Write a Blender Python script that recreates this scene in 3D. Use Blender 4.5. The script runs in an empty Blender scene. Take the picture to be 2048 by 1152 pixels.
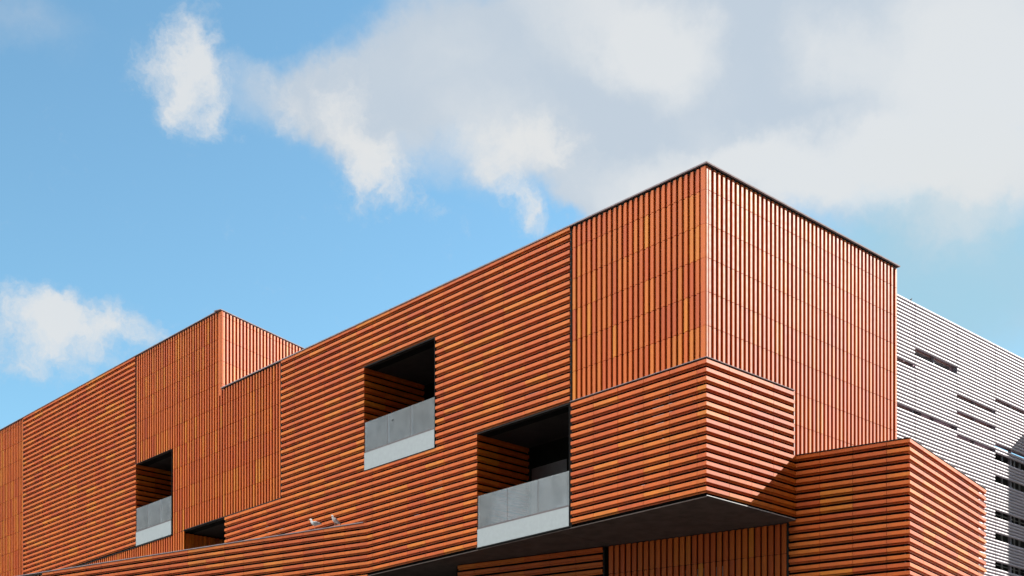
import bpy, bmesh, math, random
from mathutils import Vector, Matrix
R = math.radians
random.seed(7)
sc = bpy.context.scene
col = sc.collection

# ------------------------------------------------------------------ frame of the tiled building
C0 = Vector((4.57307, 31.6, 0.0))                  # its near corner on the ground
D1 = Vector((-0.68185, 0.73149, 0.0))              # along the long facade, away from the corner (u)
D2 = Vector((0.73149, 0.68185, 0.0))               # along the short facade, away from the corner (v)
SUN_EL, SUN_AZ = 34.7, 67.0                        # degrees; azimuth clockwise from +Y

def L(u, v, z):                                    # building-local point (x = v, y = u)
    return Vector((v, u, z))

# ------------------------------------------------------------------ node helpers
def new_mat(name):
    m = bpy.data.materials.new(name); m.use_nodes = True
    nt = m.node_tree; b = nt.nodes['Principled BSDF']
    return m, nt, b

def N(nt, t, **kw):
    n = nt.nodes.new(t)
    for k, v in kw.items(): setattr(n, k, v)
    return n

def noise(nt, scale, detail=4, rough=0.55, vec=None):
    n = N(nt, 'ShaderNodeTexNoise'); n.inputs['Scale'].default_value = scale
    n.inputs['Detail'].default_value = detail; n.inputs['Roughness'].default_value = rough
    if vec is not None: nt.links.new(vec, n.inputs['Vector'])
    return n

def math_(nt, op, a, b=None, c=None, clamp=False):
    n = N(nt, 'ShaderNodeMath', operation=op); n.use_clamp = clamp
    for i, x in enumerate((a, b, c)):
        if x is None: continue
        if isinstance(x, (int, float)): n.inputs[i].default_value = x
        else: nt.links.new(x, n.inputs[i])
    return n.outputs[0]

def maprange(nt, v, a, b, c=0.0, d=1.0, smooth=True):
    n = N(nt, 'ShaderNodeMapRange'); n.interpolation_type = 'SMOOTHSTEP' if smooth else 'LINEAR'
    nt.links.new(v, n.inputs[0])
    for i, x in enumerate((a, b, c, d)): n.inputs[i + 1].default_value = x
    return n.outputs[0]

def mixcol(nt, fac, a, b, mode='MIX'):
    n = N(nt, 'ShaderNodeMix', data_type='RGBA', blend_type=mode)
    if isinstance(fac, (int, float)): n.inputs[0].default_value = fac
    else: nt.links.new(fac, n.inputs[0])
    for i, x in ((6, a), (7, b)):
        if isinstance(x, tuple): n.inputs[i].default_value = (*x, 1) if len(x) == 3 else x
        else: nt.links.new(x, n.inputs[i])
    return n.outputs[2]

# ------------------------------------------------------------------ materials
def tile_material():
    m, nt, b = new_mat('glazed_terracotta')
    at = N(nt, 'ShaderNodeAttribute', attribute_name='tint')
    tc = N(nt, 'ShaderNodeTexCoord')
    big = noise(nt, 0.35, 3, 0.5, tc.outputs['Object'])
    mot = noise(nt, 9.0, 5, 0.6, tc.outputs['Object'])
    fine = noise(nt, 90.0, 3, 0.6, tc.outputs['Object'])
    t = math_(nt, 'MULTIPLY_ADD', math_(nt, 'SUBTRACT', big.outputs[0], 0.5), 0.5, at.outputs['Fac'])
    t = math_(nt, 'MULTIPLY_ADD', math_(nt, 'SUBTRACT', mot.outputs[0], 0.5), 0.35, t)
    ramp = N(nt, 'ShaderNodeValToRGB'); nt.links.new(t, ramp.inputs[0])
    e = ramp.color_ramp.elements
    e[0].position = 0.0; e[0].color = (0.42, 0.058, 0.0018, 1)
    e[1].position = 1.0; e[1].color = (0.57, 0.168, 0.0035, 1)
    x = e.new(0.35); x.color = (0.49, 0.080, 0.0016, 1)
    x = e.new(0.7); x.color = (0.54, 0.114, 0.0020, 1)
    spk = maprange(nt, fine.outputs[0], 0.35, 0.7, 0.88, 1.08)
    c = mixcol(nt, 1.0, ramp.outputs[0], spk, 'MULTIPLY')
    # weathering: faint streaks that run down the walls
    mpw = N(nt, 'ShaderNodeMapping'); mpw.inputs['Scale'].default_value = (2.6, 2.6, 0.22); nt.links.new(tc.outputs['Object'], mpw.inputs['Vector'])
    st = noise(nt, 1.0, 6, 0.65, mpw.outputs[0])
    c = mixcol(nt, 1.0, c, maprange(nt, st.outputs[0], 0.3, 0.7, 0.86, 1.07), 'MULTIPLY')
    # lime bloom: rare pale scuffs
    lime = noise(nt, 1.7, 6, 0.75, tc.outputs['Object'])
    lm = maprange(nt, lime.outputs[0], 0.735, 0.80, 0.0, 0.35)
    c = mixcol(nt, lm, c, (0.55, 0.36, 0.25))
    nt.links.new(c, b.inputs['Base Color'])
    r = maprange(nt, mot.outputs[0], 0.3, 0.7, 0.53, 0.62)
    nt.links.new(r, b.inputs['Roughness'])
    b.inputs['Specular IOR Level'].default_value = 0.43
    bp = N(nt, 'ShaderNodeBump'); bp.inputs['Strength'].default_value = 0.12; bp.inputs['Distance'].default_value = 0.004
    nt.links.new(mot.outputs[0], bp.inputs['Height']); nt.links.new(bp.outputs[0], b.inputs['Normal'])
    return m

def simple(name, colr, rough=0.5, metal=0.0, var=0.15, scale=3.0, spec=0.5):
    m, nt, b = new_mat(name)
    tc = N(nt, 'ShaderNodeTexCoord')
    n = noise(nt, scale, 5, 0.6, tc.outputs['Object'])
    v = maprange(nt, n.outputs[0], 0.25, 0.75, 1 - var, 1 + var)
    nt.links.new(mixcol(nt, 1.0, colr, v, 'MULTIPLY'), b.inputs['Base Color'])
    b.inputs['Roughness'].default_value = rough; b.inputs['Metallic'].default_value = metal
    b.inputs['Specular IOR Level'].default_value = spec
    return m

def glass_material(name, dust_sheen, refl, tint=(0.93, 0.96, 0.96), film=(0.5, 0.53, 0.54)):
    m = bpy.data.materials.new(name); m.use_nodes = True; nt = m.node_tree
    nt.nodes.remove(nt.nodes['Principled BSDF']); out = nt.nodes['Material Output']
    tr = N(nt, 'ShaderNodeBsdfTransparent'); tr.inputs[0].default_value = (*tint, 1)
    gl = N(nt, 'ShaderNodeBsdfGlossy'); gl.inputs['Roughness'].default_value = 0.03
    gl.inputs[0].default_value = (0.95, 0.97, 1, 1)
    df = N(nt, 'ShaderNodeBsdfDiffuse'); df.inputs[0].default_value = (*film, 1)
    tc = N(nt, 'ShaderNodeTexCoord'); n = noise(nt, 2.5, 5, 0.6, tc.outputs['Object'])
    f = maprange(nt, n.outputs[0], 0.3, 0.7, dust_sheen * 0.85, dust_sheen * 1.15)
    m1 = N(nt, 'ShaderNodeMixShader'); nt.links.new(f, m1.inputs[0])
    nt.links.new(tr.outputs[0], m1.inputs[1]); nt.links.new(df.outputs[0], m1.inputs[2])
    m2 = N(nt, 'ShaderNodeMixShader')
    fr = N(nt, 'ShaderNodeFresnel'); fr.inputs[0].default_value = 1.32
    nt.links.new(math_(nt, 'ADD', fr.outputs[0], refl, clamp=True), m2.inputs[0])
    nt.links.new(m1.outputs[0], m2.inputs[1]); nt.links.new(gl.outputs[0], m2.inputs[2])
    nt.links.new(m2.outputs[0], out.inputs[0])
    return m

M = {}
M['tile'] = tile_material()
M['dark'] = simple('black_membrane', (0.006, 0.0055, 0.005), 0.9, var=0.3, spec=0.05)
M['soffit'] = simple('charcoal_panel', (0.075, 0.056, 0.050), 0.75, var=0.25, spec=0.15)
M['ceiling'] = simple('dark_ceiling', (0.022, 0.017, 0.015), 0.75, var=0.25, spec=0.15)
M['coping'] = simple('zinc_coping', (0.24, 0.195, 0.205), 0.8, 0.0, 0.2, 6, spec=0.15)
M['trim'] = simple('dark_metal_trim', (0.013, 0.012, 0.012), 0.6, 0.0, 0.2, spec=0.2)
M['pale'] = simple('pale_metal_trim', (0.5, 0.5, 0.5), 0.4, 0.2, 0.15)
M['roofing'] = simple('roof_gravel', (0.22, 0.21, 0.2), 0.95, var=0.3, scale=30)
M['parapet'] = simple('pale_grey_panel', (0.30, 0.32, 0.325), 0.35, 0.0, 0.05, 8)
M['rail'] = simple('bronze_channel', (0.11, 0.085, 0.085), 0.45, 0.2)
M['glass'] = glass_material('balustrade_glass', 0.28, 0.0, film=(0.50, 0.525, 0.535))
M['window_glass'] = glass_material('window_glass', 0.45, 0.60, (0.35, 0.4, 0.42), (0.50, 0.58, 0.63))  # pale blue film: sky reflected in the panes, put into the colour
M['glint'] = simple('painted_glint', (0.36, 0.38, 0.40), 0.2, 0.0, 0.1)
M['white_tube'] = simple('white_enamel', (0.35, 0.295, 0.33), 0.55, 0.0, 0.05, 2)
M['white_wall'] = simple('pale_render', (0.72, 0.52, 0.62), 0.8, 0.0, 0.12, 0.6)
M['dark_room'] = simple('unlit_room', (0.06, 0.05, 0.05), 0.8, 0.0, 0.3, 0.8)
M['frame'] = simple('window_frame', (0.36, 0.33, 0.36), 0.5, 0.2)
M['orange_edge'] = simple('copper_sill', (0.42, 0.16, 0.07), 0.5, 0.0)
M['concrete'] = simple('concrete', (0.34, 0.33, 0.31), 0.85, 0.0, 0.2, 0.7)
M['light_blocker'] = simple('dark_light_blocker', (0.045, 0.03, 0.025), 0.9, 0.0, 0.25, 1.5)
M['feather'] = simple('white_feather', (0.62, 0.60, 0.58), 0.8, 0.0, 0.08, 30)
M['grey_feather'] = simple('grey_feather', (0.27, 0.27, 0.28), 0.8, 0.0, 0.15, 30)
M['black_feather'] = simple('black_feather', (0.03, 0.03, 0.03), 0.7, 0.0, 0.15, 30)
M['beak'] = simple('yellow_beak', (0.55, 0.30, 0.06), 0.5)
M['leg'] = simple('pink_leg', (0.50, 0.26, 0.17), 0.6)

# ------------------------------------------------------------------ object helpers
def empty(name, loc, rz=0.0, label=None, cat=None, group=None):
    o = bpy.data.objects.new(name, None); col.objects.link(o)
    o.location = loc; o.rotation_euler = (0, 0, rz); o.empty_display_size = 0.5
    if label: o['label'] = label
    if cat: o['category'] = cat
    if group: o['group'] = group
    return o

class MB:
    """collects faces and links them as one mesh object"""
    def __init__(s): s.v = []; s.f = []; s.t = []
    def face(s, idx, t=0.5): s.f.append(idx); s.t.append(t)
    def poly(s, pts, t=0.5):
        n = len(s.v); s.v += [tuple(p) for p in pts]; s.face(list(range(n, n + len(pts))), t)
    def hexa(s, p, t=0.5):                          # 8 corners: bottom 4 (ccw), top 4
        n = len(s.v); s.v += [tuple(q) for q in p]
        for f in ((3, 2, 1, 0), (4, 5, 6, 7), (0, 1, 5, 4), (1, 2, 6, 5), (2, 3, 7, 6), (3, 0, 4, 7)):
            s.face([n + i for i in f], t)
    def box(s, u0, u1, v0, v1, z0, z1, t=0.5):      # in building-local u, v, z
        s.hexa([L(u0, v0, z0), L(u1, v0, z0), L(u1, v1, z0), L(u0, v1, z0),
                L(u0, v0, z1), L(u1, v0, z1), L(u1, v1, z1), L(u0, v1, z1)], t)
    def obox(s, O, A, Nn, a0, a1, n0, n1, z0, z1, t=0.5):   # box in a rotated frame (A along, Nn outward, z up)
        Z = Vector((0, 0, 1))
        q = [O + A * a + Nn * n for a, n in ((a0, n0), (a1, n0), (a1, n1), (a0, n1))]
        s.hexa([p + Z * z0 for p in q] + [p + Z * z1 for p in q], t)
    def tile(s, O, A, T, Nn, prof, a0, a1, m0, m1, t):
        k = len(prof); n = len(s.v)
        for tt, d in prof: s.v.append(tuple(O + A * (a0 + m0 * d) + T * tt - Nn * d))
        for tt, d in prof: s.v.append(tuple(O + A * (a1 - m1 * d) + T * tt - Nn * d))
        for i in range(k):
            j = (i + 1) % k
            s.face([n + i, n + j, n + k + j, n + k + i], t)
        s.face([n + i for i in range(k)][::-1], t); s.face([n + k + i for i in range(k)], t)
    def build(s, name, mat, parent=None, smooth=False, label=None):
        me = bpy.data.meshes.new(name); me.from_pydata(s.v, [], s.f)
        at = me.attributes.new('tint', 'FLOAT', 'FACE'); at.data.foreach_set('value', s.t)
        bm = bmesh.new(); bm.from_mesh(me); bmesh.ops.recalc_face_normals(bm, faces=bm.faces); bm.to_mesh(me); bm.free()
        for mm in (mat if isinstance(mat, list) else [mat]): me.materials.append(mm)
        if smooth: me.polygons.foreach_set('use_smooth', [True] * len(me.polygons))
        o = bpy.data.objects.new(name, me); col.objects.link(o)
        if parent: o.parent = parent
        if label: o['label'] = label
        return o

# ------------------------------------------------------------------ terracotta slats
PH, PV = 0.2, 0.1775                                # pitch of the horizontal and the vertical slats
def profile(w, g, fw, DF, DB):                       # front width, groove, flange; depth of the flange and of the tile's back
    c = 0.005
    return [(c, 0), (w - c * 0.5, 0), (w, c * 0.5), (w, DB - 0.003), (w + g, DB - 0.003), (w + g, DF), (w + g + fw, DF), (w + g + fw, DB), (0, DB), (0, c)]
PROF_H = profile(0.089, 0.012, 0.031, 0.048, 0.064)
PROF_V = profile(0.080, 0.010, 0.054, 0.042, 0.054)
JOINT = 0.010
def tint():
    r = random.random()
    if r < 0.09: return random.uniform(0.12, 0.34)
    if r < 0.18: return random.uniform(0.76, 0.95)
    return min(0.9, max(0.15, random.gauss(0.52, 0.12)))

def h_rows(mb, O, A, Nn, z0, z1, spans, joint0, length=0.845, grid=9.62):
    """horizontal slats; spans(z of the row bottom) -> list of (a0, a1, mitre0, mitre1)"""
    k0 = int(round((z0 - grid) / PH)); k1 = int(round((z1 - grid) / PH))
    for k in range(k0, k1):
        zb = grid + k * PH
        for a0, a1, m0, m1 in spans(zb):
            cuts = [a0]
            j = math.floor((a0 - joint0) / length) + 1
            while joint0 + j * length < a1 - 0.06:
                c = joint0 + j * length
                if c > a0 + 0.06: cuts.append(c)
                j += 1
            cuts.append(a1)
            for i in range(len(cuts) - 1):
                f, l = i == 0, i == len(cuts) - 2
                jz = random.gauss(0, 0.0007)
                mb.tile(O + Vector((0, 0, zb + PH + jz)), A, Vector((0, 0, -1)), Nn, PROF_H,
                        cuts[i] + (0 if f else JOINT / 2), cuts[i + 1] - (0 if l else JOINT / 2),
                        m0 if f else 0, m1 if l else 0, tint())

def v_cols(mb, O, A, Nn, a0, a1, spans, flip=False, length=0.8, grid=12.83, start=None):
    """vertical slats; spans(a) -> list of (z0, z1). flip puts the flange on the low-a side"""
    n = int((a1 - a0) / PV + 0.5)
    for i in range(n):
        a = a0 + i * PV if not flip else a1 - i * PV
        T = A if not flip else -A
        for z0, z1 in spans(a + (0.05 if not flip else -0.05)):
            cuts = [z0]; j = math.floor((z0 - grid) / length) + 1
            while grid + j * length < z1 - 0.06:
                c = grid + j * length
                if c > z0 + 0.06: cuts.append(c)
                j += 1
            cuts.append(z1)
            for q in range(len(cuts) - 1):
                f, l = q == 0, q == len(cuts) - 2
                mb.tile(O + A * a, Vector((0, 0, 1)), T, Nn, PROF_V, cuts[q] + (0 if f else JOINT * 0.75),
                        cuts[q + 1] - (0 if l else JOINT * 0.75), 0, 0, tint())

U, V = L(1, 0, 0), L(0, 1, 0)                       # unit vectors in the building frame
BR = math.atan2(D2.y, D2.x)
bld = empty('tiled_building', C0, BR,
            'large angular building clad in orange brown ceramic slats with recessed balconies', 'building')

# --- the long facade (front plane v = 0), horizontal slats
ROOF, TOWER = 17.42, 20.22
GA, GB, GC = (4.535, 8.14, 9.62, 12.82), (9.998, 13.39, 12.82, 16.02), (25.35, 28.13, 12.82, 16.02)
mb = MB()
h_rows(mb, L(0, 0, 0), U, -V, 9.62, 12.82, lambda z: [(0, 4.475, 1, 0)], 0.285)
mb.build('tile_cladding', M['tile'], bld)

def main_spans(z):
    zc = z + 0.1
    end = 18.0 if zc > 12.82 else 21.575
    a = 4.515
    if GA[2] < zc < GA[3]:
        return [(GA[1], end if zc > 11.0 else 13.75, 1, 0 if zc > 11.22 else -0.13)]
    if GB[2] < zc < GB[3]:
        return [(a, GB[0] - 0.03, 0, 0), (GB[1], end, 1, 0)]
    return [(a, end, 0, 0)]
mb = MB(); h_rows(mb, L(0, 0, 0), U, -V, 9.62, ROOF, main_spans, 0.285); mb.build('tile_cladding', M['tile'], bld)

mb = MB()
h_rows(mb, L(0, 0, 0), U, -V, 12.82, TOWER,
       lambda z: [(GC[1], 38.64, 1, 0)] if GC[2] < z + 0.1 < GC[3] else [(28.18, 38.64, 0, 0)], 0.285)
mb.build('tile_cladding', M['tile'], bld)

# --- the long facade, vertical slats
VO = L(0, 0.015, 0)
mb = MB(); v_cols(mb, VO, U, -V, 0.235, 4.495, lambda a: [(12.885, ROOF - 0.045)]); mb.build('tile_cladding', M['tile'], bld)
def tower_spans(a):
    top = TOWER - 0.035 if a > 22.0 else ROOF - 0.045
    if a < 24.46: return [(12.87, top)]
    if a < 25.34: return [(10.8, top)]
    if a < 28.13: return [(10.8, 12.79), (16.04, top)]
    return [(10.8, 12.79)]
mb = MB(); v_cols(mb, VO, U, -V, 18.06, 36.0, tower_spans); mb.build('tile_cladding', M['tile'], bld)
mb = MB(); v_cols(mb, VO, U, -V, 38.70, 47.5, lambda a: [(10.8, TOWER - 0.035)]); mb.build('tile_cladding', M['tile'], bld)

# --- the short facade (front plane u = 0)
mb = MB()
def box_right(z): return [(0, 3.518, 1, 0)] if z + 0.1 > 11.22 else [(0, 3.582, 1, -0.76)]
h_rows(mb, L(0, 0, 0), V, -U, 9.62, 12.82, box_right, 0.863, 0.89); mb.build('tile_cladding', M['tile'], bld)
mb = MB()
v_cols(mb, L(0.03, 0, 0), V, -U, 0.13, 8.30, lambda a: [(12.885, ROOF - 0.045)] if a < 3.5 else [(11.1, ROOF - 0.045)])
mb.build('tile_cladding', M['tile'], bld)
mb = MB()
TA = (U * 0.2651 + V * 0.9642).normalized(); TN = (-U * 0.9642 + V * 0.2651).normalized()
v_cols(mb, L(21.84, 0.015, 0), TA, TN, 0.12, 6.6, lambda a: [(17.2, TOWER - 0.035)])
mb.build('tile_cladding', M['tile'], bld)

# --- rounded corner tiles
def corner(mb, u, v, z0, z1, w=0.155, w2=0.085, r=0.035):
    pts = [(w, 0)]
    for i in range(7):
        an = i / 6 * math.pi / 2
        pts.append((r - r * math.sin(an), r - r * math.cos(an)))
    pts += [(0, w2), (0.1, w2), (0.1, 0.1), (w, 0.1)]
    cuts = [z0]; j = math.floor((z0 - 12.83) / 0.8) + 1
    while 12.83 + j * 0.8 < z1 - 0.05:
        if 12.83 + j * 0.8 > z0 + 0.05: cuts.append(12.83 + j * 0.8)
        j += 1
    cuts.append(z1)
    for a, b in zip(cuts[:-1], cuts[1:]):
        t = tint() * 0.6 + 0.2; n = len(mb.v); k = len(pts)
        mb.v += [tuple(L(u + p[0], v + p[1], a + 0.003)) for p in pts] + [tuple(L(u + p[0], v + p[1], b - 0.003)) for p in pts]
        for i in range(k): mb.face([n + i, n + (i + 1) % k, n + k + (i + 1) % k, n + k + i], t)
        mb.face([n + i for i in range(k)][::-1], t); mb.face([n + k + i for i in range(k)], t)
mb = MB(); corner(mb, 0.03, 0.015, 12.885, ROOF - 0.035); mb.build('corner_tile', M['tile'], bld)
mb = MB()
for zj in range(8): mb.box(0.05, 0.24, 8.355, 8.435, 11.23 + zj * 0.8 + 0.005, min(ROOF - 0.06, 12.03 + zj * 0.8 - 0.005), tint())
mb.build('corner_tile', M['tile'], bld)
mb = MB(); corner(mb, 21.84, 0.015, 17.2, TOWER - 0.025, 0.17); mb.build('corner_tile', M['tile'], bld)

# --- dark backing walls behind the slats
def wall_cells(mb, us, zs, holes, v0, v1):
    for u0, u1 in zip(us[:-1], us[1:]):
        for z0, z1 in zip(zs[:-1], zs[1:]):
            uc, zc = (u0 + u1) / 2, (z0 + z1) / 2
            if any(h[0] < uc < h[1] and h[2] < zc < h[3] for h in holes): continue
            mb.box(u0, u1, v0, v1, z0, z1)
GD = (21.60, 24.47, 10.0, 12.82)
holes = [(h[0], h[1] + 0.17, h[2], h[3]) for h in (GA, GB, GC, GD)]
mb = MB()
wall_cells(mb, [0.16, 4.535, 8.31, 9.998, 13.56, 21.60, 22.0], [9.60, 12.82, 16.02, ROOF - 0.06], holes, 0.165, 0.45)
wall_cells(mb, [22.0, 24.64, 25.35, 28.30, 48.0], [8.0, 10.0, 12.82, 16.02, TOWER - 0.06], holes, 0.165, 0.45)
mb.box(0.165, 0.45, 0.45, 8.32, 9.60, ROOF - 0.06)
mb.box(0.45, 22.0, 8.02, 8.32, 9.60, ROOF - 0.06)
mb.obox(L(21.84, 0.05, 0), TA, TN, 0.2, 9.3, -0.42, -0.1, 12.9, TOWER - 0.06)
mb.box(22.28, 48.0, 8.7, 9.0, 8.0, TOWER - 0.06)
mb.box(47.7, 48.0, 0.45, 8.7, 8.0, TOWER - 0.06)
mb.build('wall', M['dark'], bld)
mb = MB(); mb.box(0.08, 21.98, 0.08, 8.40, ROOF - 0.055, ROOF - 0.002); mb.box(24.3, 48.0, 0.08, 9.0, TOWER - 0.055, TOWER + 0.0)
mb.hexa([L(u_, v_, z_) for z_ in (TOWER - 0.055, TOWER) for u_, v_ in ((21.95, 0.08), (24.3, 0.08), (24.3, 9.0), (21.95 + 8.9 * 0.2666, 9.0))])
mb.build('roof', M['roofing'], bld)

# --- copings: a thin folded metal edge along every roof line
mb = MB()
mb.box(-0.02, 21.80, -0.02, 0.30, ROOF + 0.002, ROOF + 0.034); mb.box(-0.02, 0.30, 0.30, 8.50, ROOF + 0.002, ROOF + 0.034)
mb.build('coping', M['coping'], bld)
for q in ((0.03, 21.80, 0.03, 0.07, ROOF - 0.018, ROOF + 0.0), (0.03, 0.07, 0.07, 8.44, ROOF - 0.018, ROOF + 0.0)):
    mb = MB(); mb.box(*q); mb.build('trim', M['trim'], bld)
mb = MB()
mb.box(21.90, 48.0, -0.02, 0.30, TOWER + 0.005, TOWER + 0.028); mb.obox(L(21.84, 0.0, 0), TA, TN, -0.02, 9.2, -0.3, 0.03, TOWER + 0.002, TOWER + 0.025)
mb.build('coping', M['coping'], bld)
mb = MB()                                            # ledge on top of the projecting corner box
mb.box(-0.012, 4.50, -0.012, 0.05, 12.862, 12.876); mb.box(-0.012, 0.05, 0.05, 3.535, 12.862, 12.876)
mb.build('coping', M['coping'], bld)

# --- thin dark trims: seams between the slat fields, drip edges
for q in ((4.48, 4.51, 0.03, 0.16, 9.62, ROOF - 0.02),
          (18.005, 18.05, 0.03, 0.16, 12.83, ROOF - 0.02),
          (28.135, 28.175, 0.03, 0.16, 16.03, TOWER - 0.02),
          (38.645, 38.69, 0.03, 0.16, 10.8, TOWER - 0.02),
          (18.0, 24.46, 0.0, 0.15, 12.835, 12.862),
          (25.36, 38.64, -0.01, 0.15, 12.795, 12.815),
          (0.03, 4.5, 0.03, 0.16, 12.822, 12.861),
          (0.03, 0.16, 0.16, 3.52, 12.822, 12.861),
          (0.06, 0.16, 3.522, 3.55, 11.25, 12.83)):
    mb = MB(); mb.box(*q); mb.build('trim', M['trim'], bld)
mb = MB(); mb.box(-0.004, 0.012, 0.02, 3.60, 9.602, 9.618); mb.build('drip_edge', M['pale'], bld)
mb = MB(); mb.box(0.012, 0.03, 3.519, 3.535, 11.24, 12.835); mb.build('edge_strip', M['pale'], bld)

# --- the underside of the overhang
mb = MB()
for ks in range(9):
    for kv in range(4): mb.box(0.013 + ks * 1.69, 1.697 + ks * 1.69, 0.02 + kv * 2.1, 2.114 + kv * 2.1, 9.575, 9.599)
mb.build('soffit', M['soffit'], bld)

# --- recessed balconies
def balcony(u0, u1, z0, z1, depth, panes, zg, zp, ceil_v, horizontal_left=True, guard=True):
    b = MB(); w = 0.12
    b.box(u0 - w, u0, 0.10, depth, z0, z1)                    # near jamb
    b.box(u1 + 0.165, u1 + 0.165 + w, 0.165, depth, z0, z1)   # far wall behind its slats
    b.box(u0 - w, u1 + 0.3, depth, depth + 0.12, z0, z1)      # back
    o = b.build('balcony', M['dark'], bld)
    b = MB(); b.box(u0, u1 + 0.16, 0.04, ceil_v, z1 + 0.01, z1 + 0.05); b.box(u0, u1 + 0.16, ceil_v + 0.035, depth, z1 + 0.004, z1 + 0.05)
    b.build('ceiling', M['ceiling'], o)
    b = MB(); b.box(u0 + 0.02, u1 - 0.05, ceil_v, ceil_v + 0.034, z1 + 0.012, z1 + 0.04); b.build('blind_track', M['rail'], o)
    b = MB()
    if horizontal_left: h_rows(b, L(u1, 0, 0), V, -U, z0, z1, lambda z: [(0, depth, 1, 0)], 0.84)
    else: v_cols(b, L(u1, 0, 0), V, -U, 0.15, depth, lambda a: [(z0, z1 - 0.06)], flip=True)
    b.build('tile_cladding', M['tile'], o)
    if not guard: return o
    b = MB(); b.box(u0, u1 + 0.16, 0.10, depth, z0 + 0.05, z0 + 0.25); b.build('floor_slab', M['frame'], o)
    b = MB(); b.box(u0 + 0.012, u1 - 0.012, 0.0, 0.09, z0 + 0.03, zp); b.build('parapet', M['parapet'], o)
    b = MB(); b.box(u0 + 0.012, u1 - 0.012, 0.012, 0.06, zp, zp + 0.05); b.build('base_channel', M['rail'], o)
    b = MB(); b.box(u0 - 0.01, u1, -0.012, 0.15, z0 + 0.001, z0 + 0.022); b.build('sill', M['trim'], o)
    for a, c in zip(panes[:-1], panes[1:]):
        g = MB(); g.box(a + 0.008, c - 0.008, 0.028, 0.040, zp + 0.05, zg); g.build('glass_pane', M['glass'], o)
        g = MB(); g.box(c - 0.0078, c + 0.0078, 0.030, 0.038, zp + 0.05, zg - 0.002); g.build('seal', M['rail'], o)
    b = MB(); b.box(u0 - 0.012, u0 - 0.002, 0.0, 0.05, z0, z1); b.build('edge_trim', M['trim'], o)
    b = MB(); b.box(u0, u1, 0.0, 0.03, z1 - 0.002, z1 + 0.006); b.build('edge_trim', M['trim'], o)
    return o
ba = balcony(*GA, 2.02, (4.545, 5.724, 6.927, 8.13), 11.09, 10.15, 0.34)
bb = balcony(*GB, 2.4, (10.005, 11.122, 12.242, 13.38), 14.32, 13.375, 0.23)
bc = balcony(*GC, 2.4, (25.36, 26.265, 27.207, 28.12), 14.30, 13.365, 0.23)
bd = balcony(*GD, 2.4, None, None, None, 0.27, horizontal_left=False, guard=False)
w = MB(); w.box(6.60, 8.02, 2.0, 2.03, 9.9, 12.20); wn = w.build('window', M['rail'], ba)
w = MB(); w.box(11.98, 12.02, 0.014, 0.024, 14.075, 14.10); w.box(11.94, 11.99, 0.016, 0.024, 14.09, 14.105); w.build('sticker', M['black_feather'], bb)

# --- podium: a block turned 15 degrees against the volume above; its wall crosses under the overhang
an = R(15.16)
PO = L(0, 3.582, 0)
PA = U * math.cos(an) - V * math.sin(an)                 # along the podium wall, to the far left
PN = -(U * math.sin(an) + V * math.cos(an))              # outward
QA = (U * 0.1886 + V * 0.98205).normalized()             # along its right-hand wall
QN = (-U * 0.98205 + V * 0.1886).normalized()
QO = PO + PA * -2.871
PT = 11.22
mb = MB()
h_rows(mb, PO, PA, PN, 7.02, PT, lambda z: [(-2.871, 0.0, 0.926, -0.76)] if z + 0.1 > 9.62 else [(-2.871, 0.19, 0.926, 0)], -0.621, 0.84)
mb.build('tile_cladding', M['tile'], bld)
mb = MB(); h_rows(mb, QO, QA, QN, 6.62, PT, lambda z: [(0, 6.06, 0.926, 0)], 0.06, 0.885); mb.build('tile_cladding', M['tile'], bld)
mb = MB(); v_cols(mb, PO - PN * 0.03, PA, PN, 0.265, 5.50, lambda a: [(6.4, 9.55)], grid=7.99); mb.build('tile_cladding', M['tile'], bld)
mb = MB(); h_rows(mb, PO, PA, PN, 7.42, 9.62, lambda z: [(5.55, 10.35, 0, 0)], 5.55, 0.84, grid=9.54 - 2.2); mb.build('tile_cladding', M['tile'], bld)
mb = MB(); h_rows(mb, PO, PA, PN, 8.42, PT, lambda z: [(13.70, 28.72, -0.13, 0)], 13.75 - 0.845 * 0.02, 0.845); mb.build('tile_cladding', M['tile'], bld)
mb = MB(); v_cols(mb, PO - PN * 0.05, PA, PN, 28.78, 36.0, lambda a: [(8.4, PT - 0.06)]); mb.build('tile_cladding', M['tile'], bld)

mb = MB()
mb.obox(PO, PA, PN, -2.70, 10.35, -0.45, -0.165, 5.0, 9.56)
mb.obox(PO, PA, PN, -2.70, 0.35, -0.45, -0.165, 9.56, PT - 0.03)
mb.obox(PO, PA, PN, 13.6, 40.0, -0.45, -0.165, 0.0, PT - 0.03)
mb.obox(PO, PA, PN, -2.70, 40.0, -0.45, -0.16, 0.0, 5.0)
mb.obox(QO, QA, QN, 0.42, 5.92, -0.45, -0.165, 0.0, PT - 0.03)
mb.obox(PO, PA, PN, 10.35, 10.5, -3.2, -0.165, 5.0, 9.56)     # recess left of the slats under the overhang
mb.obox(PO, PA, PN, 10.5, 13.6, -3.35, -3.2, 5.0, 9.56)
mb.obox(PO, PA, PN, 13.6, 13.75, -3.2, -0.45, 5.0, 9.56)
mb.build('wall', M['dark'], bld)
mb = MB()
n = len(mb.v)
for zz in (PT - 0.028, PT + 0.006):
    mb.v += [tuple(p + Vector((0, 0, zz))) for p in (QO + PA * 0.06 - PN * 0.04, PO - PN * 0.04, L(0.2, 3.7, 0), L(0.2, 9.5, 0), QO + QA * 5.95 - QN * 0.04)]
mb.face([n + i for i in range(5)][::-1]); mb.face([n + 5 + i for i in range(5)])
for i in range(5): mb.face([n + i, n + (i + 1) % 5, n + 5 + (i + 1) % 5, n + 5 + i])
mb.obox(PO, PA, PN, 13.95, 40.0, -6.5, -0.05, PT - 0.028, PT + 0.006)
mb.build('roof', M['roofing'], bld)
mb = MB()
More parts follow.
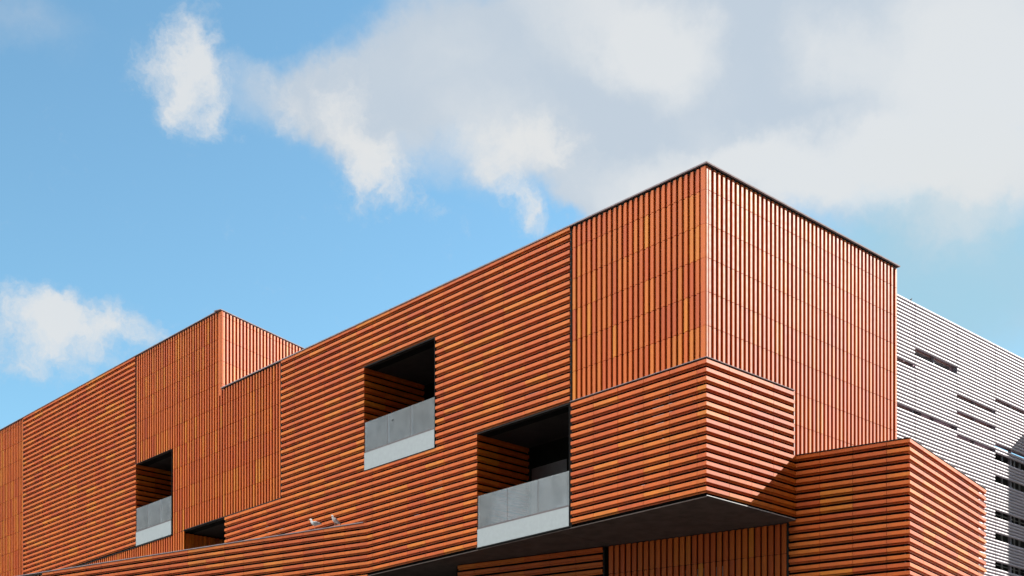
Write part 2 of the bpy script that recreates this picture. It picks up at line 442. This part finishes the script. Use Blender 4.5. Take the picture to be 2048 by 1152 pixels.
mb.obox(PO, PA, PN, -2.885, 0.0, -0.2, 0.014, PT + 0.010, PT + 0.026)
mb.obox(QO, QA, QN, 0.2, 6.0, -0.2, 0.012, PT + 0.010, PT + 0.026)
mb.build('coping', M['trim'], bld)
mb = MB(); mb.obox(PO, PA, PN, 13.86, 40.0, -0.22, 0.018, PT + 0.012, PT + 0.040); mb.build('coping', M['coping'], bld)
for q in ((28.725, 28.775, -0.16, -0.03, 8.4, PT - 0.02), (5.50, 5.545, -0.16, -0.04, 6.4, 9.55),
          (0.20, 0.25, -0.16, -0.02, 6.4, 9.56), (13.86, 40.0, -0.03, 0.0, PT - 0.004, PT + 0.011)):
    mb = MB(); mb.obox(PO, PA, PN, *q); mb.build('trim', M['trim'], bld)

# --- pale strips behind the slats: sky reflected in glass, put into their colour
mb = MB()
for u0, u1, z in ((2.21, 2.311, 11.99), (2.21, 2.311, 11.79), (2.21, 2.311, 11.59), (1.348, 1.709, 11.99), (1.348, 1.709, 11.79),
                  (1.348, 1.62, 11.59), (1.348, 1.56, 11.39), (1.348, 1.41, 11.19), (1.478, 1.709, 12.19), (1.089, 1.186, 12.19),
                  (1.089, 1.205, 11.99), (1.089, 1.186, 11.79), (1.975, 2.075, 10.19), (9.70, 10.14, 11.59), (9.72, 9.865, 11.79),
                  (10.717, 10.97, 10.99), (18.785, 19.0, 11.99), (17.91, 18.17, 11.79), (18.74, 18.89, 11.79), (5.70, 6.21, 13.39),
                  (5.04, 5.12, 12.99)):
    k = round((z - 9.62) / PH); zz = 9.62 + k * PH
    mb = MB(); mb.box(u0, u1, 0.045, 0.06, zz + 0.006, zz + 0.022); mb.build('painted_glint_strip', M['glint'], bld)
for a in (3.129, 2.763, 2.587, 2.226, 2.042):
    mb = MB(); mb.obox(PO, PA, PN, a - 0.018, a + 0.018, -0.15, -0.10, 6.6, 8.66); mb.build('painted_glint_strip', M['glint'], bld)

# ------------------------------------------------------------------ gulls on the ledge
def loft(mb, rings, t=0.5, seg=12):
    base = len(mb.v); k = len(rings)
    for c, ax, r1, r2 in rings:
        a = Vector(ax).normalized(); s = a.cross(Vector((0, 0, 1)))
        s = Vector((0, 1, 0)) if s.length < 1e-3 else s.normalized(); up = s.cross(a).normalized()
        for i in range(seg):
            q = 2 * math.pi * i / seg
            mb.v.append(tuple(Vector(c) + s * (r1 * math.cos(q)) + up * (r2 * math.sin(q))))
    for j in range(k - 1):
        for i in range(seg):
            mb.face([base + j * seg + i, base + j * seg + (i + 1) % seg, base + (j + 1) * seg + (i + 1) % seg, base + (j + 1) * seg + i], t)
    mb.face([base + i for i in range(seg)][::-1], t); mb.face([base + (k - 1) * seg + i for i in range(seg)], t)

def bird(name, label, cat, group, loc, rz, pitch, s, body_m, wing_m, turn=0.0):
    o = empty(name, loc, rz, label, cat, group); o.scale = (s, s, s)
    c, sn = math.cos(pitch), math.sin(pitch)
    def P(x, y, z): return (x * c - (z - 0.19) * sn, y, 0.235 + x * sn + (z - 0.19) * c)
    body = MB()
    hd = Vector(P(0.135, 0, 0.225))
    rings = [(P(-0.245, 0, 0.172), 0.004, 0.004), (P(-0.20, 0, 0.178), 0.030, 0.012), (P(-0.13, 0, 0.186), 0.056, 0.046),
             (P(-0.05, 0, 0.186), 0.078, 0.080), (P(0.03, 0, 0.190), 0.082, 0.086), (P(0.085, 0, 0.205), 0.066, 0.068)]
    nk = Vector(P(0.085, 0, 0.205))
    rings += [(tuple(nk + Vector((0.030, 0, 0.045))), 0.048, 0.048), (tuple(nk + Vector((0.042, 0, 0.085))), 0.044, 0.046),
              (tuple(nk + Vector((0.056, 0, 0.112))), 0.043, 0.045), (tuple(nk + Vector((0.086, 0, 0.118))), 0.033, 0.035),
              (tuple(nk + Vector((0.104, 0, 0.114))), 0.008, 0.010)]
    R_ = []
    for i, (p, a, b2) in enumerate(rings):
        q0 = Vector(rings[max(0, i - 1)][0]); q1 = Vector(rings[min(len(rings) - 1, i + 1)][0])
        R_.append((p, q1 - q0, a, b2))
    loft(body, R_); body.build('body', body_m, o, True)
    for sy in (-1, 1):
        wg = MB()
        loft(wg, [(P(0.075, sy * 0.062, 0.215), (1, 0, 0), 0.006, 0.020), (P(0.02, sy * 0.078, 0.208), (1, 0, 0), 0.012, 0.046),
                  (P(-0.08, sy * 0.070, 0.205), (1, 0, 0), 0.012, 0.044), (P(-0.17, sy * 0.048, 0.200), (1, 0, 0), 0.010, 0.028),
                  (P(-0.27, sy * 0.018, 0.196), (1, 0, 0), 0.004, 0.008)])
        wg.build('wing', wing_m, o, True)
        lg = MB()
        hx, _, hz = P(-0.005, 0, 0.14)
        loft(lg, [((hx, sy * 0.026, hz), (0, 0, -1), 0.010, 0.010), ((hx - 0.008, sy * 0.026, 0.075), (0, 0, -1), 0.006, 0.006),
                  ((hx + 0.002, sy * 0.026, 0.012), (0, 0, -1), 0.005, 0.005)])
        loft(lg, [((hx - 0.01, sy * 0.026, 0.006), (1, 0, 0), 0.006, 0.004), ((hx + 0.045, sy * 0.026, 0.004), (1, 0, 0), 0.022, 0.003)])
        lg.build('leg', M['leg'], o)
    bk = MB(); b0 = nk + Vector((0.098, 0, 0.114))
    loft(bk, [(tuple(b0), (1, 0, 0), 0.009, 0.010), (tuple(b0 + Vector((0.035, 0, -0.002))), (1, 0, 0), 0.006, 0.008), (tuple(b0 + Vector((0.052, 0, -0.010))), (1, 0, 0), 0.002, 0.003)])
    bk.build('beak', M['beak'], o)
    for sy in (-1, 1):
        ey = MB()
        e0 = nk + Vector((0.074, sy * 0.037, 0.122))
        loft(ey, [(tuple(e0 - Vector((0.004, 0, 0))), (1, 0, 0), 0.004, 0.003), (tuple(e0 + Vector((0.004, 0, 0))), (1, 0, 0), 0.004, 0.003)])
        ey.build('eye', M['black_feather'], o)
    return o

def to_world(p): return C0 + D2 * p.x + D1 * p.y + Vector((0, 0, p.z))
zl = PT + 0.040
g1 = to_world(PO + PA * 15.83 + PN * -0.05); g2 = to_world(PO + PA * 15.0 + PN * -0.05)
g1.z = g2.z = zl
bird('gull', 'white gull with grey wing seen side on along the tiled ledge', 'gull', 'gulls on the ledge', g1, R(178), R(6), 0.86, M['feather'], M['grey_feather'])
bird('gull', 'smaller upright white gull nearer the end of the ledge', 'gull', 'gulls on the ledge', g2, R(208), R(30), 0.80, M['feather'], M['grey_feather'])

# ------------------------------------------------------------------ office building behind, screened with white tubes
WO = Vector((22.22917, 77.0, 0.0))                       # t = 0 on its facade
wb = empty('office_building', WO, BR, 'tall pale office building screened with rows of white horizontal tubes', 'building')
# local frame: x = along the facade (t), y = into the building
def WB(mb, t0, t1, y0, y1, z0, z1):
    mb.hexa([Vector(p) for p in ((t0, y0, z0), (t1, y0, z0), (t1, y1, z0), (t0, y1, z0), (t0, y0, z1), (t1, y0, z1), (t1, y1, z1), (t0, y1, z1))])
TOP, WP = 32.30, 0.2
BAYS = [(-14.0, -3.7), (-3.7, 1.05), (1.05, 5.82), (5.82, 10.55), (10.55, 15.12), (15.12, 26.0)]
GAPS = {1: [(28.55, 28.80), (25.95, 26.15)], 2: [(29.40, 29.78), (28.25, 28.40), (25.90, 26.05)],
        3: [(27.86, 28.22), (27.0, 27.15), (25.5, 25.65)], 4: [(28.7, 28.95), (25.85, 26.22), (25.05, 25.6), (23.7, 24.15), (21.55, 21.95), (20.2, 20.5), (18.4, 18.8)],
        5: [(28.7, 28.95), (25.05, 25.6), (23.7, 24.1), (21.5, 21.9)]}
def has_gap(i, z): return any(a <= z <= b for a, b in GAPS.get(i, []))
for i, (t0, t1) in enumerate(BAYS):
    mb = MB(); k = 0; rad = 0.086; seg = 10
    while True:
        z = TOP - 0.07 - k * WP
        if z < 12: break
        k += 1
        if has_gap(i, z): continue
        n = len(mb.v)
        for tt in (t0 + 0.03, t1 - 0.03):
            for q in range(seg):
                aa = 2 * math.pi * q / seg
                mb.v.append((tt, -0.28 + rad * math.cos(aa), z + rad * math.sin(aa)))
        for q in range(seg): mb.face([n + q, n + (q + 1) % seg, n + seg + (q + 1) % seg, n + seg + q])
        mb.face([n + q for q in range(seg)][::-1]); mb.face([n + seg + q for q in range(seg)])
    mb.build('tube_screen', M['white_tube'], wb)
mb = MB()                                               # uprights that carry the tubes
for t in (-3.7, 1.05, 3.4, 5.82, 8.2, 10.55, 12.9, 15.12, 20.0):
    WB(mb, t - 0.035, t + 0.035, -0.2, 0.0, 12, TOP - 0.15)
mb.build('upright', M['frame'], wb)
# wall: rendered where closed, open loggias low on the right
mb = MB()
wins = []
for i, (t0, t1) in enumerate(BAYS[1:4], 1):
    for a, b in GAPS[i]:
        wins.append((t0 + 0.25, t1 - 0.25, a - 0.12, b + 0.02))
wins += [(10.8, 14.9, 28.5, 29.05), (1.1, 2.35, 25.9, 26.9), (5.9, 7.4, 26.0, 27.0), (3.5, 5.7, 24.9, 25.9), (1.1, 2.3, 24.3, 25.2), (10.8, 12.4, 27.6, 28.4)]
ts = sorted({-14.0, 10.4, 10.55, 26.0} | {x for q in wins for x in q[:2]}); zs = sorted({0.0, 26.3, TOP - 0.1} | {x for q in wins for x in q[2:]})
for a, b in zip(ts[:-1], ts[1:]):
    for c, d in zip(zs[:-1], zs[1:]):
        tc_, zc_ = (a + b) / 2, (c + d) / 2
        if any(q[0] < tc_ < q[1] and q[2] < zc_ < q[3] for q in wins): continue
        if tc_ > 10.5 and zc_ < 26.3: continue
        WB(mb, a, b, 0.0, 0.25, c, d)
WB(mb, -14, 26, 11.7, 12.0, 0, TOP - 0.1)
mb.build('wall', M['white_wall'], wb)
mb = MB(); WB(mb, -14, 26, 0.0, 12.0, TOP - 0.1, TOP); WB(mb, -14, 26, -0.36, 0.0, TOP - 0.045, TOP + 0.0); mb.build('roof', M['white_tube'], wb)
mb = MB()
WB(mb, 10.3, 26, 2.6, 2.9, 0, 26.3); WB(mb, 10.2, 10.4, 0.25, 2.6, 0, 26.3)
for zf in (26.1, 22.9, 19.7, 16.5, 13.3): WB(mb, 10.45, 26, 0.3, 2.6, zf - 0.25, zf)
WB(mb, -14, 10.2, 3.0, 3.2, 0, TOP - 0.2)
mb.build('interior_wall', M['dark_room'], wb)
mb = MB()
for t in (12.75, 14.4, 15.12, 17.5, 19.8):
    WB(mb, t - 0.045, t + 0.045, 0.3, 0.39, 12, 26.0)
for zf in (25.2, 22.0, 18.8): WB(mb, 10.6, 26, 0.32, 0.36, zf, zf + 0.04)
mb.build('balcony_rail', M['pale'], wb)
for (t0, t1, z0, z1) in wins:
    f = MB()
    WB(f, t0, t1, 0.02, 0.1, z0, z0 + 0.03); WB(f, t0, t1, 0.02, 0.1, z1 - 0.03, z1)
    tm = (t0 + t1) / 2
    for t in (t0, tm - 0.03, t1 - 0.06): WB(f, t, t + 0.06, 0.02, 0.1, z0 + 0.05, z1 - 0.05)
    fo = f.build('window', M['frame'], wb)
    g = MB(); WB(g, t0 + 0.06, t1 - 0.06, 0.05, 0.07, z0 + 0.05, z1 - 0.05); g.build('pane', M['window_glass'], fo)
    if z1 - z0 < 0.7:
        s_ = MB(); WB(s_, t0 - 0.1, t1 + 0.1, -0.04, 0.0, z1 + 0.005, z1 + 0.03); s_.build('sill', M['orange_edge'], fo)
bp = WO + D2 * 0.62 + Vector((0.25, -0.15, TOP))
bird('bird', 'tiny dark bird perched on the roof edge of the pale building', 'bird', None, bp, R(20), R(25), 0.5, M['black_feather'], M['black_feather'])

# ------------------------------------------------------------------ neighbouring block (shades the foot of the pale building)
sh = Vector((math.sin(R(SUN_AZ)), math.cos(R(SUN_AZ)), 0))
nK = WO + D2 * 11.19 + sh * 15.0
nb = empty('neighbouring_block', nK, BR, 'plain concrete block standing beyond the right side of the pale office building', 'building')
HB = 25.16 + 15.0 * math.tan(R(SUN_EL))
mb = MB(); WB(mb, 0, 16, 0, 5.5, 0, HB - 0.2); mb.build('wall', M['concrete'], nb)
mb = MB(); WB(mb, -0.03, 16.03, -0.03, 5.53, HB - 0.2, HB); mb.build('roof', M['coping'], nb)
for fl in range(9):
    for k in range(5):
        f = MB(); WB(f, 0.9 + k * 3.1, 2.7 + k * 3.1, -0.05, 0.02, 1.4 + fl * 3.2, 3.2 + fl * 3.2); fo = f.build('window', M['frame'], nb)
        g = MB(); WB(g, 1.0 + k * 3.1, 2.6 + k * 3.1, -0.06, -0.045, 1.5 + fl * 3.2, 3.1 + fl * 3.2); g.build('pane', M['window_glass'], fo)

sb = empty('sky_light_blocker', Vector((-10, -12, 0)), R(6), 'added unseen dark block behind the camera keeping low sky light off the balconies', 'building')  # unseen block added to keep low sky light out of the recesses
mb = MB(); WB(mb, -70, 70, -14, 0, 0, 44.5); mb.build('wall', M['light_blocker'], sb)
mb = MB(); WB(mb, -70.3, 70.3, -14.3, 0.3, 44.5, 45.0); mb.build('roof', M['concrete'], sb)  # top of the added blocker
for fl in range(11):
    for k in range(12):
        t = -66 + k * 11.2
        f = MB(); WB(f, t, t + 6.0, -0.05, 0.06, 1.6 + fl * 3.7, 3.9 + fl * 3.7); fo = f.build('window', M['frame'], sb)  # window on the added blocker
        g = MB(); WB(g, t + 0.1, t + 5.9, 0.05, 0.07, 1.7 + fl * 3.7, 3.8 + fl * 3.7); g.build('pane', M['dark_room'], fo)

# ------------------------------------------------------------------ ground
m, nt, b = new_mat('dark_paving')  # unseen ground, kept dark to limit light bounced onto the walls
tc = N(nt, 'ShaderNodeTexCoord')
br = N(nt, 'ShaderNodeTexBrick'); br.inputs['Scale'].default_value = 1.0
br.inputs['Brick Width'].default_value = 0.8; br.inputs['Row Height'].default_value = 0.4; br.inputs['Mortar Size'].default_value = 0.006
br.inputs['Color1'].default_value = (0.06, 0.056, 0.05, 1); br.inputs['Color2'].default_value = (0.05, 0.047, 0.043, 1); br.inputs['Mortar'].default_value = (0.04, 0.038, 0.035, 1)
nt.links.new(tc.outputs['Object'], br.inputs['Vector'])
nz = noise(nt, 0.4, 6, 0.6, tc.outputs['Object'])
nt.links.new(mixcol(nt, 1.0, br.outputs[0], maprange(nt, nz.outputs[0], 0.3, 0.7, 0.85, 1.1), 'MULTIPLY'), b.inputs['Base Color'])
b.inputs['Roughness'].default_value = 0.8
mb = MB(); S = 2500.0
mb.poly([(-S, -S, 0), (S, -S, 0), (S, S, 0), (-S, S, 0)])
g = mb.build('ground', m); g['kind'] = 'structure'; g['label'] = 'unseen paving around the buildings, kept dark to limit bounced light'; g['category'] = 'ground'

# ------------------------------------------------------------------ sky and clouds
w = bpy.data.worlds.new('World'); sc.world = w; w.use_nodes = True
nt = w.node_tree; bg = nt.nodes['Background']
SKY = 0.08
sky = N(nt, 'ShaderNodeTexSky', sky_type='NISHITA'); sky.sun_disc = False
sky.sun_elevation = R(SUN_EL); sky.sun_rotation = R(SUN_AZ)
sky.air_density = 1.0; sky.dust_density = 0.2; sky.ozone_density = 1.6; sky.altitude = 400
tc = N(nt, 'ShaderNodeTexCoord'); D = tc.outputs['Generated']
def vmath(op, a, b=None, s=None):
    n = N(nt, 'ShaderNodeVectorMath', operation=op)
    for i, x in enumerate((a, b)):
        if x is None: continue
        if isinstance(x, tuple): n.inputs[i].default_value = x
        else: nt.links.new(x, n.inputs[i])
    if s is not None: n.inputs['Scale'].default_value = s
    return n
n1 = noise(nt, 22.0, 5, 0.6, D); n2 = noise(nt, 75.0, 4, 0.6, D)
off = vmath('SCALE', vmath('SUBTRACT', n1.outputs['Color'], (0.5, 0.5, 0.5)).outputs[0], None, 0.05)
off2 = vmath('SCALE', vmath('SUBTRACT', n2.outputs['Color'], (0.5, 0.5, 0.5)).outputs[0], None, 0.010)
DW = vmath('ADD', vmath('ADD', D, off.outputs[0]).outputs[0], off2.outputs[0]).outputs[0]

def blob(az, el, ra, re, tilt=0.0):
    """soft patch of cloud round the direction (az, el), radii in degrees"""
    d = Vector((math.sin(R(az)) * math.cos(R(el)), math.cos(R(az)) * math.cos(R(el)), math.sin(R(el))))
    ex = d.cross(Vector((0, 0, 1))).normalized(); ez = ex.cross(d).normalized()
    c, s = math.cos(R(tilt)), math.sin(R(tilt))
    ax, az_ = ex * c + ez * s, ez * c - ex * s
    rot = Matrix((ax, d, az_)).transposed()
    mp = N(nt, 'ShaderNodeMapping', vector_type='TEXTURE')
    mp.inputs['Location'].default_value = d; mp.inputs['Rotation'].default_value = rot.to_euler('XYZ')
    mp.inputs['Scale'].default_value = (R(ra), 0.6, R(re))
    nt.links.new(DW, mp.inputs['Vector'])
    gr = N(nt, 'ShaderNodeTexGradient', gradient_type='SPHERICAL'); nt.links.new(mp.outputs[0], gr.inputs[0])
    return gr.outputs['Fac']
def field(lst):
    acc = None
    for az, el, ra, re, tilt, wt in lst:
        v = math_(nt, 'MULTIPLY', blob(az, el, ra, re, tilt), wt)
        acc = v if acc is None else math_(nt, 'ADD', acc, v)
    return acc
HAZE = [(18.63, 21.40, 9.78, 6.77, 0, 1.3), (17.08, 23.82, 4.85, 2.80, 0, 0.3)]
PUFFS = [(-13.78, 28.80, 2.45, 2.27, 0, 1.15), (-13.27, 30.11, 1.08, 1.97, 0, 0.75), (-12.46, 27.72, 1.01, 1.47, 20, 0.6), (-14.18, 27.55, 0.92, 1.28, -20, 0.5),
         (-15.37, 28.94, 1.08, 1.08, 0, 0.3), (-13.07, 28.87, 1.09, 1.09, 0, 0.3), (-9.79, 28.75, 2.03, 1.01, -25, 0.35), (-8.55, 28.18, 2.79, 1.39, -15, 0.45),
         (-6.77, 28.77, 1.76, 2.04, 0, 0.6), (-6.56, 27.21, 1.79, 1.79, 0, 0.55), (-5.40, 26.16, 2.10, 1.43, -20, 1.1), (-6.56, 25.60, 0.95, 1.15, 0, 0.5),
         (-6.14, 26.73, 0.95, 1.33, 0, 0.5), (-9.79, 27.69, 1.30, 0.84, 0, 0.2), (-3.07, 24.85, 1.93, 0.58, -20, 0.4), (-0.51, 27.28, 2.65, 1.70, 0, 1.05),
         (1.30, 27.28, 1.89, 1.42, 0, 0.85), (-0.72, 26.18, 1.15, 1.24, 0, 0.5), (0.55, 24.88, 2.03, 0.87, -45, 1.15), (1.83, 26.68, 1.33, 1.52, 0, 0.35),
         (3.32, 25.80, 1.34, 1.15, 0, 0.3), (4.38, 26.96, 2.27, 1.52, 0, 0.3), (-19.35, 19.46, 3.32, 1.99, 0, 1), (-17.04, 19.70, 2.97, 1.63, 0, 0.9),
         (-19.92, 18.04, 2.67, 1.33, 0, 0.6), (-15.27, 19.40, 1.75, 0.97, 0, 0.5), (-18.78, 20.41, 1.51, 1.23, 0, 0.5), (-20.85, 20.08, 1.31, 1.12, 0, 0.3),
         (-15.67, 20.28, 1.54, 0.96, 0, 0.3)]
VEIL = [(18.05, 23.02, 6.16, 2.80, 0, 0.4), (12.91, 24.41, 3.03, 1.70, 0, 0.3), (-8.55, 28.26, 3.53, 2.04, -10, 0.5), (-6.45, 28.05, 2.80, 2.62, 0, 0.3),
         (0.55, 29.99, 8.49, 4.62, 10, 1.1), (9.01, 29.21, 10.29, 6.25, 0, 1.3), (19.20, 28.44, 7.97, 5.84, 0, 1.4), (6.49, 26.20, 5.32, 2.28, 0, 0.9),
         (10.87, 25.94, 3.76, 1.69, 0, 0.5), (3.32, 25.45, 2.31, 1.15, 0, 0.5), (5.02, 24.88, 2.70, 1.16, 0, 0.5), (19.20, 24.90, 4.02, 1.28, -8, 0.4),
         (-5.61, 28.91, 3.53, 2.60, 0, 0.5), (-8.96, 28.40, 2.96, 1.48, -10, 0.4), (-20.11, 29.83, 5.21, 2.26, 0, 0.35), (-3.70, 30.89, 2.92, 2.19, 30, 0.35),
         (20.71, 19.74, 3.75, 2.25, 0, 0.3), (-5.61, 26.41, 2.85, 1.90, 0, 0.35), (-0.51, 26.18, 3.06, 2.10, 0, 0.4), (-13.67, 28.65, 3.09, 2.73, 0, 0.25),
         (-18.97, 19.41, 4.56, 2.47, 0, 0.3)]
BRIGHT = [(5.02, 30.84, 5.47, 2.73, -30, 1), (6.49, 29.83, 2.57, 2.20, 0, 0.6), (12.91, 29.68, 2.17, 2.71, 40, 0.6), (19.01, 27.36, 5.37, 7.16, 0, 1.3),
         (12.91, 25.60, 5.62, 2.06, 0, 1.1), (5.65, 25.55, 4.21, 1.72, 0, 0.8), (-0.51, 27.20, 3.79, 2.46, 0, 0.7), (-13.67, 28.81, 3.63, 3.09, 0, 0.9),
         (-5.40, 26.08, 2.67, 1.72, 0, 0.6), (-18.59, 19.27, 4.96, 2.67, 0, 0.8), (9.21, 26.56, 4.52, 1.51, 0, 0.6), (-2.64, 29.97, 3.69, 1.84, 0, 0.25)]
SKYTINT = (0.84, 1.10, 1.01)
CGRAY, CLIT, CGEN = (0.213, 0.240, 0.270), (0.295, 0.300, 0.302), (0.41, 0.41, 0.40)
CHAZE = (0.145, 0.232, 0.275)
SUN_E, EXPO, FILL_GLOW = 5.0, 1.4, 16.0

nC = noise(nt, 40.0, 9, 0.66, DW); nV = noise(nt, 9.0, 6, 0.6, DW)
nF = noise(nt, 120.0, 6, 0.65, DW)
wisp = math_(nt, 'ADD', math_(nt, 'MULTIPLY_ADD', nC.outputs[0], 1.5, -0.80), math_(nt, 'MULTIPLY_ADD', nF.outputs[0], 0.7, -0.35))
puff = math_(nt, 'ADD', field(PUFFS), wisp)
puff_m = maprange(nt, puff, 0.08, 1.35, 0.0, 0.90)
veil = math_(nt, 'ADD', field(VEIL), math_(nt, 'MULTIPLY_ADD', nV.outputs[0], 0.5, -0.25))
veil_m = maprange(nt, veil, 0.08, 0.85, 0.0, 0.93)
lit = math_(nt, 'ADD', field(BRIGHT), math_(nt, 'MULTIPLY_ADD', nV.outputs[0], 0.8, -0.4))
lit_m = maprange(nt, lit, 0.0, 0.9)
# the rest of the sky: broken fair-weather cloud, plus an added fill patch
nG = noise(nt, 3.2, 8, 0.58, D)
sep = N(nt, 'ShaderNodeSeparateXYZ'); nt.links.new(D, sep.inputs[0])
front = maprange(nt, vmath('DOT_PRODUCT', D, (0.0, 0.93, 0.37)).outputs['Value'], 0.72, 0.86, 1.0, 0.0)
up = maprange(nt, sep.outputs[2], 0.0, 0.06)
gen = math_(nt, 'MULTIPLY', math_(nt, 'MULTIPLY', maprange(nt, nG.outputs[0], 0.40, 0.58), front), up)
k = 1.0 / SKY
skyc = mixcol(nt, 1.0, sky.outputs[0], SKYTINT, 'MULTIPLY')
cg = tuple(x * k for x in CGRAY); cb = tuple(x * k for x in CLIT); ch = tuple(x * k for x in CGEN)
vc = mixcol(nt, lit_m, cg, cb)
thin = maprange(nt, field(HAZE), 0.0, 1.1, 0.0, 0.85)      # thin bright air on the sun's side
skyc = mixcol(nt, thin, skyc, tuple(x * k for x in CHAZE))
c = mixcol(nt, veil_m, skyc, vc)
shade = maprange(nt, math_(nt, 'MULTIPLY_ADD', nV.outputs[0], 1.2, math_(nt, 'MULTIPLY', puff, 0.35)), 0.35, 1.0)
c = mixcol(nt, puff_m, c, mixcol(nt, shade, cg, cb))
fill_glow = maprange(nt, vmath('DOT_PRODUCT', D, (math.sin(R(262)) * 0.50, math.cos(R(262)) * 0.50, 0.866)).outputs['Value'], 0.72, 1.0, 0.08, FILL_GLOW)  # patch far brighter than cloud, added to light the shaded facade
c = mixcol(nt, gen, c, mixcol(nt, 1.0, ch, fill_glow, 'MULTIPLY'))
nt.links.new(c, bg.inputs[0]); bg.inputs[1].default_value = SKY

# ------------------------------------------------------------------ sun and camera
sd = bpy.data.lights.new('sun', 'SUN'); sd.energy = SUN_E; sd.angle = R(0.53); sd.color = (1.0, 0.945, 0.87)
so = bpy.data.objects.new('sun', sd); col.objects.link(so)
sv = Vector((math.sin(R(SUN_AZ)) * math.cos(R(SUN_EL)), math.cos(R(SUN_AZ)) * math.cos(R(SUN_EL)), math.sin(R(SUN_EL))))
so.rotation_euler = sv.to_track_quat('Z', 'Y').to_euler(); so.location = (60, 10, 60)
cd = bpy.data.cameras.new('camera'); cd.lens = 47.25; cd.sensor_width = 36; cd.shift_y = 0.5349
cd.clip_start = 0.1; cd.clip_end = 8000
co = bpy.data.objects.new('camera', cd); col.objects.link(co); co.location = (0, 0, 1.6); co.rotation_euler = (R(90), 0, 0)
sc.camera = co
vs = sc.view_settings; vs.view_transform = 'Standard'; vs.look = 'None'; vs.exposure = EXPO; vs.gamma = 1.0; vs.use_curve_mapping = False
